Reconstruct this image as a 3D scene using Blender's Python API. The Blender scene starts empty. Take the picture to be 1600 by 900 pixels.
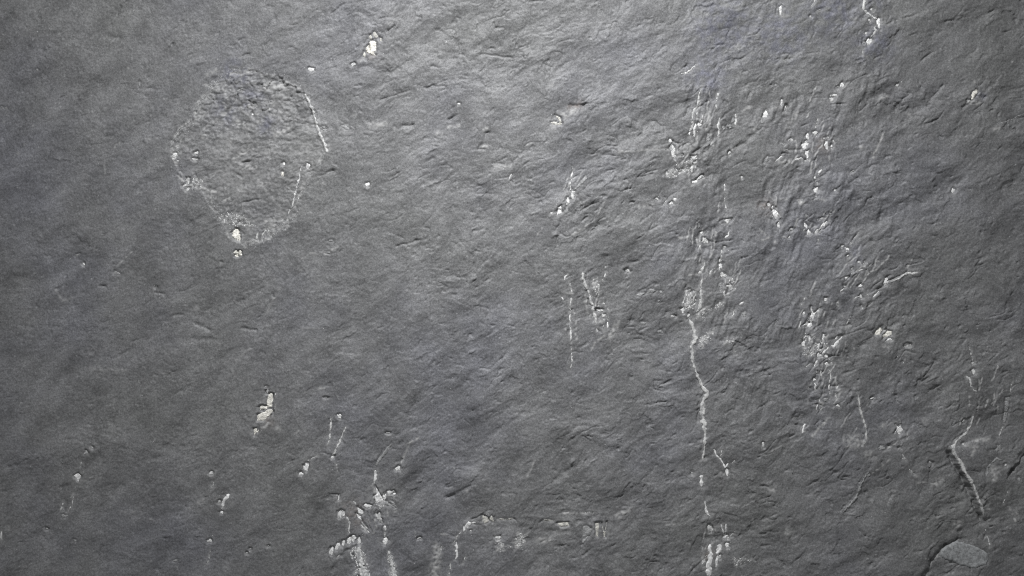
import bpy, math, random
import numpy as np
from mathutils import Vector
from mathutils.geometry import delaunay_2d_cdt

random.seed(7)
rng = np.random.default_rng(7)
S = 0.0005                      # metres per traced unit: the framed piece of slab is 0.80 m wide
CX, CZ = 800.0, 450.0           # middle of the framed piece
scene = bpy.context.scene
COL = scene.collection

# ------------------------------------------------------------------ camera, light, exposure
cam_d = bpy.data.cameras.new("camera")
cam = bpy.data.objects.new("camera", cam_d)
COL.objects.link(cam)
cam_d.sensor_width = 36.0
cam_d.lens = 50.0
cam_d.clip_start = 0.01
cam_d.clip_end = 100.0
cam.location = (0.0, -1600 * S * 50.0 / 36.0, 0.0)
cam.rotation_euler = (math.radians(90), 0, 0)
scene.camera = cam

world = bpy.data.worlds.new("World")
scene.world = world
world.use_nodes = True
bg = world.node_tree.nodes["Background"]
bg.inputs[0].default_value = (0.97, 0.98, 1.0, 1)
bg.inputs[1].default_value = 0.20

def area(name, loc, target, sx, sy, power, colour, spread):
    d = bpy.data.lights.new(name, "AREA")
    d.shape = "RECTANGLE"
    d.size, d.size_y = sx, sy
    d.energy = power
    d.color = colour
    d.spread = math.radians(spread)
    o = bpy.data.objects.new(name, d)
    COL.objects.link(o)
    o.location = loc
    o.rotation_euler = (Vector(target) - Vector(loc)).to_track_quat("-Z", "Y").to_euler()
    return o

area("overhead_lamp", (-0.03, -0.52, 0.66), (0.0, 0.0, 0.03), 0.16, 0.12, 3.0, (0.975, 0.98, 1.0), 100)

scene.view_settings.view_transform = "Standard"
scene.view_settings.look = "None"
scene.view_settings.exposure = 0.0
scene.view_settings.gamma = 1.0
scene.cycles.use_denoising = False
scene.cycles.filter_width = 1.05

# ------------------------------------------------------------------ noise
def perlin(x, y, seed):
    r = np.random.default_rng(seed)
    perm = r.permutation(512).astype(np.int32)
    ang = r.random(512).astype(np.float32) * np.float32(2 * math.pi)
    gx, gy = np.cos(ang), np.sin(ang)
    xi, yi = np.floor(x).astype(np.int32), np.floor(y).astype(np.int32)
    xf, yf = (x - xi).astype(np.float32), (y - yi).astype(np.float32)
    u = xf * xf * xf * (xf * (xf * 6 - 15) + 10)
    v = yf * yf * yf * (yf * (yf * 6 - 15) + 10)
    def g(ix, iy, dx, dy):
        h = perm[(perm[ix & 511] + iy) & 511]
        return gx[h] * dx + gy[h] * dy
    a = g(xi, yi, xf, yf); b = g(xi + 1, yi, xf - 1, yf)
    c = g(xi, yi + 1, xf, yf - 1); d = g(xi + 1, yi + 1, xf - 1, yf - 1)
    e = a + u * (b - a)
    return (e + v * ((c + u * (d - c)) - e)) * np.float32(1.5)

def fbm(x, y, octaves, seed, gain=0.5):
    t, amp, f = 0.0, 1.0, 1.0
    for k in range(octaves):
        t = t + amp * perlin(x * f + 17.3 * k, y * f - 9.1 * k, seed + k)
        amp *= gain
        f *= 2.03
    return t

def smooth(a, b, x):
    t = np.clip((x - a) / (b - a), 0, 1)
    return t * t * (3 - 2 * t)

# ------------------------------------------------------------------ slab surface grid
STEP = 1.25
def axis(lo, hi, far_lo, far_hi):
    core = list(np.arange(lo, hi + 0.1, STEP))
    s, v = STEP, hi
    right = []
    while v < far_hi:
        s *= 1.12
        s = min(s, 14)
        v += s
        right.append(v)
    s, v = STEP, lo
    left = []
    while v > far_lo:
        s *= 1.12
        s = min(s, 14)
        v -= s
        left.append(v)
    return np.array(left[::-1] + core + right, dtype=np.float32)

GX = axis(-24, 1624, -560, 2160)
GY = axis(-24, 924, -400, 1300)
X, Y = np.meshgrid(GX, GY)
NY, NX = X.shape

A0 = math.radians(29)
wx = X + 14 * fbm(X / 90, Y / 90, 2, 11)
wy = Y + 14 * fbm(X / 90, Y / 90, 2, 31)
al = wx * math.cos(A0) - wy * math.sin(A0)      # along the cleavage grain, lower left to upper right
ac = wx * math.sin(A0) + wy * math.cos(A0)      # across it

rough = 0.50 + 0.62 * smooth(300, 1100, X + 0.25 * (450 - Y))      # calmer towards the left end
rough *= np.clip(0.85 + 0.45 * fbm(X / 130, Y / 130, 2, 51), 0.35, 1.5)

def flakes(u, v, seed, tilt):
    """cleaved facets: every cell is a small plane of its own height and tilt"""
    r = np.random.default_rng(seed)
    tab = r.random((256, 256, 5)).astype(np.float32)
    iu, iv = np.floor(u).astype(np.int32), np.floor(v).astype(np.int32)
    best = np.full(u.shape, 9.0, np.float32)
    out = np.zeros(u.shape, np.float32)
    for a in (-1, 0, 1):
        for b in (-1, 0, 1):
            q = tab[(iv + b) & 255, (iu + a) & 255]
            du = u - (iu + a) - q[..., 0]
            dv = v - (iv + b) - q[..., 1]
            d = du * du + dv * dv
            h = q[..., 2] - 0.5 + tilt * ((q[..., 3] - 0.5) * du + (q[..., 4] - 0.5) * dv)
            m = d < best
            out = np.where(m, h, out)
            best = np.where(m, d, best)
    return out

H = 5.0 * fbm(X / 330, Y / 330, 2, 71)
H += 3.3 * rough * fbm(al / 92, ac / 62, 4, 91, 0.48)
H += 0.65 * rough * fbm(al / 30, ac / 20, 3, 111, 0.55)
streaked = smooth(1020, 1090, X) * smooth(1440, 1360, X) * smooth(90, 150, Y) * smooth(680, 600, Y)
streaked *= smooth(-0.15, 0.4, fbm(X / 60, Y / 90, 2, 126))
H += 2.7 * streaked * fbm((X + 0.25 * Y) / 15, Y / 44, 3, 128, 0.5)
fx = al + 5 * fbm(X / 16, Y / 16, 3, 141, 0.6)
fy = ac + 5 * fbm(X / 16, Y / 16, 3, 146, 0.6)
m1 = smooth(-0.25, 0.45, fbm(X / 80, Y / 80, 2, 151) + 0.3 * (rough - 0.7))
H += 1.25 * m1 * rough * flakes(fx / 42, fy / 27, 5, 1.3)
m2 = smooth(-0.2, 0.5, fbm(X / 55, Y / 55, 2, 161) + 0.2 * (rough - 0.7))
H += (0.15 + 0.80 * rough * m2) * flakes(fx / 17, fy / 11.5, 6, 1.2)
crease = fbm(al / 52, ac / 27, 2, 181)
cm = smooth(0.1, 0.5, fbm(X / 36, Y / 36, 2, 186))
H -= 1.5 * cm * rough * np.exp(-(crease / 0.045) ** 2)
H += 0.30 * fbm(al / 10, ac / 7, 2, 211)
H += 0.20 * fbm(X / 4.2, Y / 4.2, 2, 231)
pit = fbm(al / 17, ac / 11, 2, 251)
H -= 1.5 * smooth(0.55, 0.95, pit) * rough
WOB = fbm(X / 9, Y / 9, 2, 261)
WOB2 = fbm(X / 14, Y / 14, 2, 266)
PATCH = np.clip(0.55 + 0.9 * fbm(X / 5.5, Y / 5.5, 2, 271), 0, 1.3)
GRAIN = fbm(al / 6, ac / 4, 2, 291)

PALE = np.zeros_like(H)
VIOLET = np.zeros_like(H)
RUST = np.zeros_like(H)

# ------------------------------------------------------------------ shaping tools, all in slab units
def window(x0, x1, y0, y1):
    i0, i1 = np.searchsorted(GX, [x0, x1])
    j0, j1 = np.searchsorted(GY, [y0, y1])
    return slice(max(j0 - 1, 0), j1 + 1), slice(max(i0 - 1, 0), i1 + 1)

def scallops(count):
    """short chipped lips: a slow rise that breaks off sharply along its lower edge"""
    r = np.random.default_rng(99)
    cx = r.uniform(-300, 1900, count); cy = r.uniform(-200, 1100, count)
    for x, y in zip(cx, cy):
        i = min(int(np.searchsorted(GX, x)), NX - 1); j = min(int(np.searchsorted(GY, y)), NY - 1)
        k = float(rough[j, i])
        if r.random() > 0.25 + 0.75 * k:
            continue
        L = r.uniform(4, 12) * (1.6 if r.random() < 0.15 else 1)
        wd = r.uniform(3, 8)
        amp = (0.25 + 2.0 * r.random() ** 3) * (0.35 + 0.65 * k)
        an = math.radians(r.normal(16 + 20 * k * k, 20))
        R = 2 * L + 3 * wd
        w = window(x - R, x + R, y - R, y + R)
        dx, dy = X[w] - x, Y[w] - y
        u = dx * math.cos(an) - dy * math.sin(an)
        v = dx * math.sin(an) + dy * math.cos(an) + 3.2 * WOB[w]
        prof = np.where(v < 0, np.exp(v / wd), np.exp(-(np.maximum(v, 0) / 1.5) ** 2))
        H[w] += amp * np.exp(-(u / L) ** 4) * prof

def seg_dist(px, py, a, b):
    dx, dy = b[0] - a[0], b[1] - a[1]
    l2 = dx * dx + dy * dy + 1e-9
    t = np.clip(((px - a[0]) * dx + (py - a[1]) * dy) / l2, 0, 1)
    return np.hypot(px - a[0] - t * dx, py - a[1] - t * dy), t

def stroke_weight(pts, soft=1.0, ragged=0.0):
    wmax = max(p[2] for p in pts) * 2.2 + 3
    w = window(min(p[0] for p in pts) - wmax, max(p[0] for p in pts) + wmax,
               min(p[1] for p in pts) - wmax, max(p[1] for p in pts) + wmax)
    px, py = X[w] + ragged * WOB[w], Y[w] + ragged * WOB2[w]
    best = np.zeros_like(px)
    if len(pts) == 1:
        pts = pts + [(pts[0][0] + 0.1, pts[0][1], pts[0][2])]
    for a, b in zip(pts[:-1], pts[1:]):
        d, t = seg_dist(px, py, a, b)
        r = np.maximum((a[2] + (b[2] - a[2]) * t) * 0.5 * soft, 1.05)
        best = np.maximum(best, np.exp(-(d / r) ** 2))
    return w, best

def poly_sd(px, py, poly):
    inside = np.zeros(px.shape, bool)
    dist = np.full(px.shape, 1e9)
    n = len(poly)
    for i in range(n):
        a, b = poly[i], poly[(i + 1) % n]
        d, _ = seg_dist(px, py, a, b)
        dist = np.minimum(dist, d)
        if a[1] != b[1]:
            c = ((a[1] > py) != (b[1] > py)) & (px < (b[0] - a[0]) * (py - a[1]) / (b[1] - a[1]) + a[0])
            inside ^= c
    return np.where(inside, -dist, dist)

def surf(x, y):
    i = int(np.clip(np.searchsorted(GX, x) - 1, 0, NX - 2))
    j = int(np.clip(np.searchsorted(GY, y) - 1, 0, NY - 2))
    u = (x - GX[i]) / (GX[i + 1] - GX[i]); v = (y - GY[j]) / (GY[j + 1] - GY[j])
    return float((H[j, i] * (1 - u) + H[j, i + 1] * u) * (1 - v) + (H[j + 1, i] * (1 - u) + H[j + 1, i + 1] * u) * v)

def to3(x, y, h):
    return ((x - CX) * S, -h * S, (CZ - y) * S)

PIECES = []          # (name, outline, material key, lift)
CRUSTS = []          # (outline, density, size, material key)

class Area:
    """One traced area of the slab; coordinates are given in a local, finer unit."""
    def __init__(self, x0, y0, s):
        self.o = (x0, y0, s)
    def pt(self, p):
        x0, y0, s = self.o
        q = (x0 + p[0] / s, y0 + p[1] / s)
        return q + (p[2] / s,) if len(p) > 2 else q
    def strokes(self, pts):
        pts = [p if len(p) > 2 else p + (12,) for p in pts]
        return [self.pt(p) for p in pts]
    def chip(self, *polys, m="w", lift=0.15, pit=1.6):
        for poly in polys:
            q = [self.pt(p) for p in poly]
            mx = sum(p[0] for p in q) / len(q); my = sum(p[1] for p in q) / len(q)
            q = [(x + 0.6 * (x - mx) / (math.hypot(x - mx, y - my) + 0.1), y + 0.6 * (y - my) / (math.hypot(x - mx, y - my) + 0.1)) for x, y in q]
            PIECES.append(("mineral_chip", roughen(q, 0.45), m, lift))
            stamp_pit(q, pit if m != "d" else 0.5 * pit)
            if m != "d":
                shards(q)
    def blob(self, *items, m="w", lift=0.15, pit=1.4):
        s = self.o[2]
        for it in items:
            x, y, rx = it[0], it[1], it[2]
            ry = it[3] if len(it) > 3 else rx
            an = math.radians(it[4]) if len(it) > 4 else 0
            cx, cy = self.pt((x, y))
            n = max(7, int(3 + (rx + ry) / s * 2.2))
            ph = random.random() * 6.28
            q = []
            for k in range(n):
                t = 2 * math.pi * k / n
                r = 1 + 0.18 * math.sin(2 * t + ph) + 0.14 * math.sin(3 * t + 2 * ph) + random.uniform(-0.24, 0.24)
                ex, ey = (rx / s * 1.12 + min(0.4, 0.16 * rx / s)) * r * math.cos(t), (ry / s * 1.12 + min(0.4, 0.16 * ry / s)) * r * math.sin(t)
                q.append((cx + ex * math.cos(an) - ey * math.sin(an), cy + ex * math.sin(an) + ey * math.cos(an)))
            PIECES.append(("mineral_chip", q, m, lift))
            stamp_pit(q, pit if m != "d" else 0.5 * pit)
            if m != "d":
                shards(q)
    def vein(self, *lines, m="g", lift=0.6, pit=0.7):
        for pts in lines:
            q = self.strokes(pts)
            out = ribbon(q)
            if lift >= 0.9 and m == "g":
                m = "v"
            PIECES.append(("mineral_vein", out, m, lift))
            w, k = stroke_weight([(a, b, c + 2.5) for a, b, c in q])
            H[w] -= pit * k
            if lift >= 0.9:
                w, k = stroke_weight([(a, b, c * 1.5 + 3) for a, b, c in q], ragged=1.0)
                H[w] += 1.3 * k
                w, k = stroke_weight([(a - c * 0.6 - 1.6, b - 1.0, 3.0) for a, b, c in q], ragged=1.5)
                H[w] -= 1.3 * k * np.clip(0.8 + 0.8 * WOB2[w], 0.1, 1.4)
            if m != "d":
                w, k = stroke_weight([(a, b, c * 1.5 + 4) for a, b, c in q], ragged=2.0)
                PALE[w] = np.maximum(PALE[w], 0.42 * k * PATCH[w])
    def pale(self, *lines, k=0.6, up=0.35):
        for pts in lines:
            w, g = stroke_weight(self.strokes(pts), 1.15)
            PALE[w] = np.maximum(PALE[w], np.minimum(3.0 * k * g * PATCH[w], 0.95))
            H[w] += up * g * PATCH[w]
    def groove(self, *lines, d=1.8):
        for pts in lines:
            w, g = stroke_weight(self.strokes(pts), ragged=1.6)
            H[w] -= 1.0 * d * g * np.clip(0.75 + 0.7 * WOB2[w], 0.15, 1.3)
    def ledge(self, pts, d, r, side=1, edge=1.6):
        """the stone sinks slowly towards a line and steps back up across it"""
        q = self.strokes(pts)
        m = r * 4
        w = window(min(p[0] for p in q) - m, max(p[0] for p in q) + m, min(p[1] for p in q) - m, max(p[1] for p in q) + m)
        px, py = X[w] + 2.0 * WOB[w], Y[w] + 2.0 * WOB2[w]
        best = np.full(px.shape, 1e9); sign = np.zeros(px.shape); fade = np.zeros(px.shape)
        n = len(q) - 1
        for i in range(n):
            a, b = q[i], q[i + 1]
            dd, t = seg_dist(px, py, a, b)
            cr = (b[0] - a[0]) * (py - a[1]) - (b[1] - a[1]) * (px - a[0])
            tt = (i + t) / n
            f = smooth(0.0, 0.2, tt) * smooth(1.0, 0.8, tt)
            u = dd < best
            best = np.where(u, dd, best); sign = np.where(u, cr, sign); fade = np.where(u, f, fade)
        sd = np.where(sign * side > 0, best, -best)
        H[w] -= d * fade * smooth(-edge, 0.6, sd) * np.exp(-np.maximum(sd, 0) / r)
    def crust(self, *polys, n=0.16, size=1.25, m="g", pale=0.5):
        for poly in polys:
            q = [self.pt(p) for p in poly]
            CRUSTS.append((q, n, size, m))
            w = window(min(p[0] for p in q) - 4, max(p[0] for p in q) + 4, min(p[1] for p in q) - 4, max(p[1] for p in q) + 4)
            sd = poly_sd(X[w], Y[w], q) + 4 * WOB2[w]
            g = smooth(3.5, -3.5, sd)
            PALE[w] = np.maximum(PALE[w], np.minimum(1.9 * pale * g * PATCH[w], 0.9))
            H[w] += g * (0.5 * GRAIN[w] + 0.2)
    def violet(self, *items):
        for x, y, r in items:
            w, g = stroke_weight([self.pt((x, y, r * 2))])
            VIOLET[w] = np.maximum(VIOLET[w], g * np.clip(0.5 + 0.8 * WOB2[w] + 0.3 * WOB[w], 0, 1))

SHARDS = []
def shards(q):
    cx = sum(p[0] for p in q) / len(q); cy = sum(p[1] for p in q) / len(q)
    R = max(math.hypot(p[0] - cx, p[1] - cy) for p in q)
    for _ in range(random.randint(0, 3)):
        t = random.choice((1.25, 4.4)) + random.gauss(0, 0.7)
        d = R + random.expovariate(1 / 3.5)
        SHARDS.append((cx + d * math.cos(t), cy + d * math.sin(t), random.uniform(0.4, 0.9)))
    w, g = stroke_weight([(cx, cy, 2.6 * R + 3)], ragged=2.5)
    PALE[w] = np.maximum(PALE[w], 0.35 * g * PATCH[w])

def stamp_pit(q, depth):
    w = window(min(p[0] for p in q) - 7, max(p[0] for p in q) + 7, min(p[1] for p in q) - 7, max(p[1] for p in q) + 7)
    sd = poly_sd(X[w], Y[w], q)
    H[w] -= 1.35 * depth * smooth(2.8, 0.4, sd + 0.8 * WOB[w])

def roughen(q, amp):
    out = []
    n = len(q)
    for i in range(n):
        a, b = q[i], q[(i + 1) % n]
        L = math.hypot(b[0] - a[0], b[1] - a[1])
        k = max(1, int(L / 2.2))
        for j in range(k):
            t = j / k
            out.append((a[0] + (b[0] - a[0]) * t + random.uniform(-amp, amp), a[1] + (b[1] - a[1]) * t + random.uniform(-amp, amp)))
    return out

def ribbon(q):
    pts = []
    for a, b in zip(q[:-1], q[1:]):
        L = math.hypot(b[0] - a[0], b[1] - a[1])
        k = max(1, int(L / 2.6))
        for j in range(k):
            t = j / k
            pts.append([a[i] + (b[i] - a[i]) * t for i in range(3)])
    pts.append(list(q[-1]))
    for i in range(1, len(pts) - 1):
        pts[i][0] += random.uniform(-0.6, 0.6)
        pts[i][1] += random.uniform(-0.5, 0.5)
    left, right = [], []
    n = len(pts)
    for i, (x, y, w) in enumerate(pts):
        a, b = pts[max(i - 1, 0)], pts[min(i + 1, n - 1)]
        dx, dy = b[0] - a[0], b[1] - a[1]
        L = math.hypot(dx, dy) + 1e-9
        nx, ny = -dy / L, dx / L
        end = 0.55 if i in (0, n - 1) else 1.0
        hw = max(w * 0.5 * 1.02 + 0.12, 0.85) * end
        thin = 0.55 if random.random() < 0.2 else 1.0
        l = hw * thin * random.uniform(0.6, 1.4); r = hw * thin * random.uniform(0.6, 1.4)
        left.append((x + nx * l, y + ny * l)); right.append((x - nx * r, y - ny * r))
    return left + right[::-1]

scallops(1300)

# ------------------------------------------------------------------ flake scar at the upper left
SCAR = [(322, 150), (336, 126), (372, 110), (432, 116), (470, 138), (492, 170), (512, 236), (494, 262), (474, 292),
        (458, 340), (438, 362), (402, 380), (380, 386), (358, 366), (340, 342), (330, 318), (312, 298), (290, 294),
        (278, 268), (270, 238), (284, 206), (300, 186), (308, 164)]
w = window(250, 530, 95, 400)
sd = poly_sd(X[w], Y[w], SCAR) + 6.0 * fbm(X[w] / 20, Y[w] / 20, 4, 311, 0.6)
inn = smooth(1.8, -1.8, sd)
lump = 0.7 * fbm(X[w] / 24 + Y[w] / 50, Y[w] / 17 - X[w] / 70, 3, 331, 0.6) + 0.8 * flakes((X[w] + 7 * WOB2[w]) / 22, (Y[w] + 0.4 * X[w] + 7 * WOB[w]) / 15, 8, 1.4)
fold = smooth(250, 150, Y[w])
H[w] += inn * (-0.9 + (0.7 + 2.2 * fold) * lump + 0.6 * fbm(X[w] / 9, Y[w] / 6, 2, 351))
rim = np.clip(0.35 + 1.1 * fbm(X[w] / 24, Y[w] / 24, 2, 361), 0, 1)
H[w] += 0.5 * rim * np.exp(-(sd / 2.2) ** 2)
PALE[w] = np.maximum(PALE[w], 0.38 * inn * (0.1 + PATCH[w]) * np.clip(0.55 + 0.8 * fbm(X[w] / 38, Y[w] / 38, 2, 371), 0.05, 1.3) + 0.9 * rim * np.exp(-((sd + 1.5) / 2.2) ** 2) * PATCH[w])

# ------------------------------------------------------------------ traced marks
a = Area(1030, 120, 7.5)
a.vein([(500, 110, 12), (475, 190, 20), (465, 270, 22), (440, 350, 28), (395, 420, 22), (385, 500, 16), (380, 560, 12)],
       [(445, 370, 14), (440, 470, 12)], [(690, 185, 14), (678, 270, 14), (668, 350, 18), (675, 415, 12)],
       [(715, 470, 14), (690, 560, 24), (700, 640, 18), (692, 730, 20)], [(898, 430, 14), (905, 500, 22), (895, 560, 18)])
a.vein([(425, 545, 14), (415, 620, 28), (418, 700, 28)], [(365, 600, 16), (352, 690, 22)], [(518, 445, 12), (500, 510, 16), (478, 550, 22)], m="w")
a.blob((473, 565, 19, 22), (135, 750, 16, 22))
a.blob((870, 510, 18, 26), (830, 580, 28, 20), (757, 598, 18, 20), (575, 715, 18, 42), m="d")
a.blob((830, 888, 16), m="g")
a.pale([(1130, 600, 28), (1040, 665, 20)], [(930, 790, 24), (835, 880, 24)], [(630, 810, 30)], [(1080, 340, 30), (1000, 400, 40)], [(590, 420, 40), (570, 560, 40), (600, 680, 30)], k=0.35)
a.groove([(515, 125, 22), (545, 138, 18)], [(1040, 260, 34), (1070, 180, 26)], [(860, 370, 22), (780, 430, 26), (730, 500, 22)], [(760, 628, 16), (870, 604, 16)], [(330, 130, 20), (300, 180, 20)], [(640, 700, 24), (610, 790, 20)])
a.groove([(1190, 600, 70), (1050, 730, 70), (900, 850, 60)], d=2.6)
a.violet((560, 60, 110), (700, 40, 90))

a = Area(1030, 200, 10)
a.chip([(190, 265), (220, 270), (255, 330), (240, 400), (275, 445), (245, 480), (190, 425), (195, 350), (155, 325)], m="g")
a.crust([(110, 690), (250, 620), (380, 600), (440, 520), (560, 420), (600, 520), (580, 600), (400, 700), (200, 780), (120, 760)], n=0.10)
a.crust([(230, 270), (420, 190), (560, 220), (500, 400), (380, 440), (250, 440)], n=0.07, m="d", pale=0.3)
a.blob((545, 465, 33, 40), (575, 540, 24, 20), (525, 635, 26, 50, 12), (125, 715, 14, 32), (345, 660, 38, 17, -15), (365, 418, 18, 9), m="g")
a.chip([(590, 800), (640, 750), (690, 725), (705, 760), (640, 800), (610, 815)], m="g")
a.blob((568, 838, 31, 23))
a.blob((1108, 388, 20, 18), m="g")
a.vein([(0, 340, 8), (100, 336, 10), (190, 322, 12)], [(430, 810, 10), (490, 890, 12)], m="d")
a.groove([(265, 490, 24), (262, 650, 24)], [(550, 570, 30), (625, 625, 30), (540, 705, 40)], [(310, 345, 50)], [(380, 280, 30), (440, 240, 30)], [(540, 390, 40), (640, 330, 40)], [(215, 215, 40), (330, 245, 24)], d=2.2)

a = Area(1180, 120, 7.5)
a.chip([(135, 380), (155, 430), (140, 465), (95, 470), (110, 420)], [(1010, 80), (1030, 55), (1050, 95), (1035, 112), (1000, 105)])
a.blob((315, 300, 12, 28), (605, 778, 17, 20), (578, 812, 23, 27), (620, 695, 17, 29), (838, 800, 19, 37), (900, 815, 11, 17))
a.blob((362, 358, 10, 30, 20), (708, 655, 22, 27), (925, 745, 9, 30), (862, 708, 11), (815, 718, 9), (430, 735, 28, 13, -15), (920, 215, 36, 14), (905, 258, 23, 18), (975, 162, 8), (980, 112, 22, 9, -20), m="g")
a.blob((85, 525, 16, 26), (315, 785, 26, 16), m="d")
a.vein([(742, 480, 10), (722, 550, 16), (710, 600, 20)], [(345, 862, 18), (415, 845, 14)])
a.groove([(95, 430, 18), (85, 475, 16)], [(90, 580, 34)], [(890, 322, 14), (1040, 318, 14)], [(650, 520, 20), (550, 580, 20)], [(345, 320, 24), (385, 350, 24)], [(590, 690, 20), (545, 800, 20)], [(930, 600, 40), (900, 690, 30)], d=2.3)
a.groove([(520, 220, 50), (420, 280, 50), (380, 350, 40), (220, 500, 70), (130, 570, 50)], d=2.4)
a.pale([(500, 410, 50), (380, 600, 50)], [(200, 375, 24), (250, 350, 20)], k=0.25)

a = Area(1180, 220, 7.5)
a.chip([(640, 112), (600, 125), (592, 155), (610, 175), (605, 205), (625, 220), (632, 190), (625, 160)])
a.vein([(472, 215, 18), (515, 210, 16), (540, 195, 14), (568, 212, 12)], [(320, 175, 14), (280, 205, 14), (240, 242, 9)], [(785, 335, 14), (760, 365, 24), (738, 398, 12)], [(1165, 340, 14), (1115, 370, 10)], m="w")
a.chip([(150, 180), (165, 220), (130, 270), (100, 335), (110, 280), (115, 220)], m="d")
a.blob((708, 437, 12, 14), (718, 578, 18, 33), (940, 582, 10))
a.blob((595, 232, 8), (715, 470, 8), (730, 495, 9), (710, 655, 9, 13), m="g")
a.vein([(815, 225, 14), (770, 285, 18)], [(1080, 345, 10), (1092, 440, 14)], m="d")
a.pale([(300, 245, 50), (390, 240, 50)], [(715, 305, 30)], [(740, 685, 30), (820, 695, 30)], [(870, 180, 12), (885, 280, 14)], [(300, 690, 24), (370, 685, 24)], k=0.35)
a.groove([(105, 205, 18), (100, 260, 16)], [(310, 155, 22), (400, 145, 18)], [(720, 330, 20), (700, 400, 20)], [(740, 640, 28)], [(690, 680, 18)], [(850, 160, 16), (885, 220, 16), (890, 330, 18), (915, 390, 14)], [(995, 530, 16), (945, 565, 16)], [(660, 490, 40)], [(1200, 430, 22), (1100, 500, 22)], d=2.4)
a.crust([(515, 690), (565, 690), (560, 735), (525, 735)], n=0.2)

a = Area(1180, 300, 11.25)
a.chip([(320, 320), (345, 300), (385, 340), (410, 390), (412, 435), (375, 470), (345, 430), (325, 380)], [(450, 495), (430, 535), (440, 625), (400, 600), (392, 560), (420, 530)],
       [(870, 520), (920, 590), (905, 620), (875, 600)], [(945, 660), (985, 715), (960, 748), (915, 750), (918, 710)])
a.vein([(1055, 735, 42), (1090, 680, 42), (1150, 640, 28), (1175, 590, 36), (1220, 570, 46), (1270, 510, 36)], m="w", pit=1.4)
a.blob((245, 215, 20, 28, -20), (315, 268, 13, 22))
a.blob((635, 655, 25, 18, -25), (1180, 465, 25, 16), (610, 795, 21, 14, -30), m="g")
a.blob((905, 430, 22, 26), (870, 660, 16, 24), (1140, 710, 18, 20), (1320, 385, 18), (1105, 490, 12), (655, 722, 18, 13), m="d")
a.vein([(60, 265, 18), (120, 235, 26), (155, 290, 36), (165, 320, 26)], m="d")
a.vein([(1098, 790, 16), (1110, 890, 14)])
a.groove([(95, 292, 32)], [(170, 180, 34), (210, 260, 44), (290, 340, 24)], [(380, 490, 26), (450, 470, 18)], [(400, 620, 16), (445, 670, 18)], [(1110, 700, 18), (1200, 650, 18), (1300, 585, 22)], [(900, 490, 24), (1000, 410, 20)], [(360, 270, 24), (400, 300, 20)], d=2.4)
a.pale([(110, 860, 40), (300, 775, 28)], [(350, 880, 40)], [(480, 785, 20), (560, 800, 20)], [(760, 430, 30), (710, 600, 40)], [(460, 130, 30), (550, 130, 20)], k=0.4)

a = Area(1300, 360, 7.5)
a.chip([(155, 200), (200, 212), (208, 235), (170, 228)], [(145, 545), (195, 540), (160, 580)], [(300, 655), (335, 630), (352, 645), (345, 668), (318, 668)])
a.blob((130, 182, 13, 8), (335, 770, 15, 19), (625, 600, 21, 35))
a.blob((188, 298, 11), (232, 450, 9, 13), (318, 375, 17, 13), (150, 655, 12), (345, 890, 8), (375, 380, 8, 17, 15), m="g")
a.vein([(275, 470, 14), (310, 470, 24), (360, 455, 11)], [(135, 680, 18), (95, 715, 22)], [(262, 798, 14), (300, 780, 12), (325, 770, 12)], [(385, 890, 12), (410, 855, 13), (430, 862, 18), (460, 835, 20)], [(478, 785, 18), (500, 765, 24), (530, 735, 14), (545, 710, 9)], m="w")
a.vein([(195, 340, 11), (215, 375, 13)], [(235, 460, 9), (230, 500, 13), (210, 530, 11)], [(125, 630, 8), (135, 610, 8), (165, 612, 8), (172, 632, 8)], [(220, 560, 9), (300, 545, 11), (350, 552, 16)], [(70, 880, 22), (65, 820, 18)], [(400, 700, 10), (415, 800, 10)], [(295, 430, 12), (285, 440, 10)])
a.vein([(665, 612, 10), (720, 590, 22), (800, 555, 24), (840, 515, 28), (900, 500, 40), (940, 505, 32), (1015, 490, 12)], m="g", lift=0.9)
a.groove([(660, 590, 16), (750, 548, 18), (830, 506, 20), (875, 480, 18)], [(640, 545, 30), (672, 528, 24)], [(540, 690, 24), (600, 640, 34)], [(460, 130, 50)], d=2.8)
a.pale([(450, 480, 10), (510, 460, 12), (570, 400, 10), (640, 340, 18), (660, 300, 14)], [(275, 80, 10), (330, 10, 10)], [(210, 165, 14), (265, 130, 16)], [(880, 440, 16), (940, 340, 14)], [(520, 365, 20), (540, 360, 16)], k=0.5)
a.violet((300, 280, 90))
a = Area(1200, 0, 3)
a.violet((60, 150, 130), (300, 50, 130), (-200, 120, 150), (500, 200, 90))

a = Area(1240, 460, 9)
a.chip([(245, 170), (265, 180), (270, 235), (290, 260), (370, 190), (372, 205), (300, 290), (280, 340), (240, 320), (225, 280), (245, 290), (262, 250), (240, 220)],
       [(185, 380), (215, 410), (260, 400), (262, 440), (225, 465), (190, 440), (120, 445), (160, 420)])
a.crust([(200, 330), (270, 330), (270, 400), (190, 390)], n=0.25, m="w")
a.vein([(130, 620, 28), (170, 590, 38), (215, 590, 38), (215, 660, 22)], [(625, 580, 18), (580, 635, 28)], [(715, 560, 9), (640, 640, 22), (600, 700, 46), (560, 730, 46), (535, 715, 22)], [(490, 740, 16), (440, 815, 46), (410, 825, 26)], [(310, 740, 18), (350, 700, 34), (355, 770, 28)], m="w")
a.vein([(105, 380, 20), (60, 490, 22)], [(110, 130, 22), (115, 180, 13)], [(140, 90, 28), (165, 10, 18)], [(800, 300, 14), (780, 370, 18), (745, 440, 22)], [(280, 795, 18), (230, 850, 22), (195, 840, 14)], [(45, 205, 14), (80, 215, 12)])
a.blob((145, 270, 14, 18, 20), (450, 72, 22, 17), (140, 700, 20, 34), (425, 610, 18, 36), (360, 855, 24), (465, 875, 22, 18))
a.blob((622, 140, 18, 50), (560, 840, 13, 28), (360, 545, 11, 22), m="d")
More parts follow.
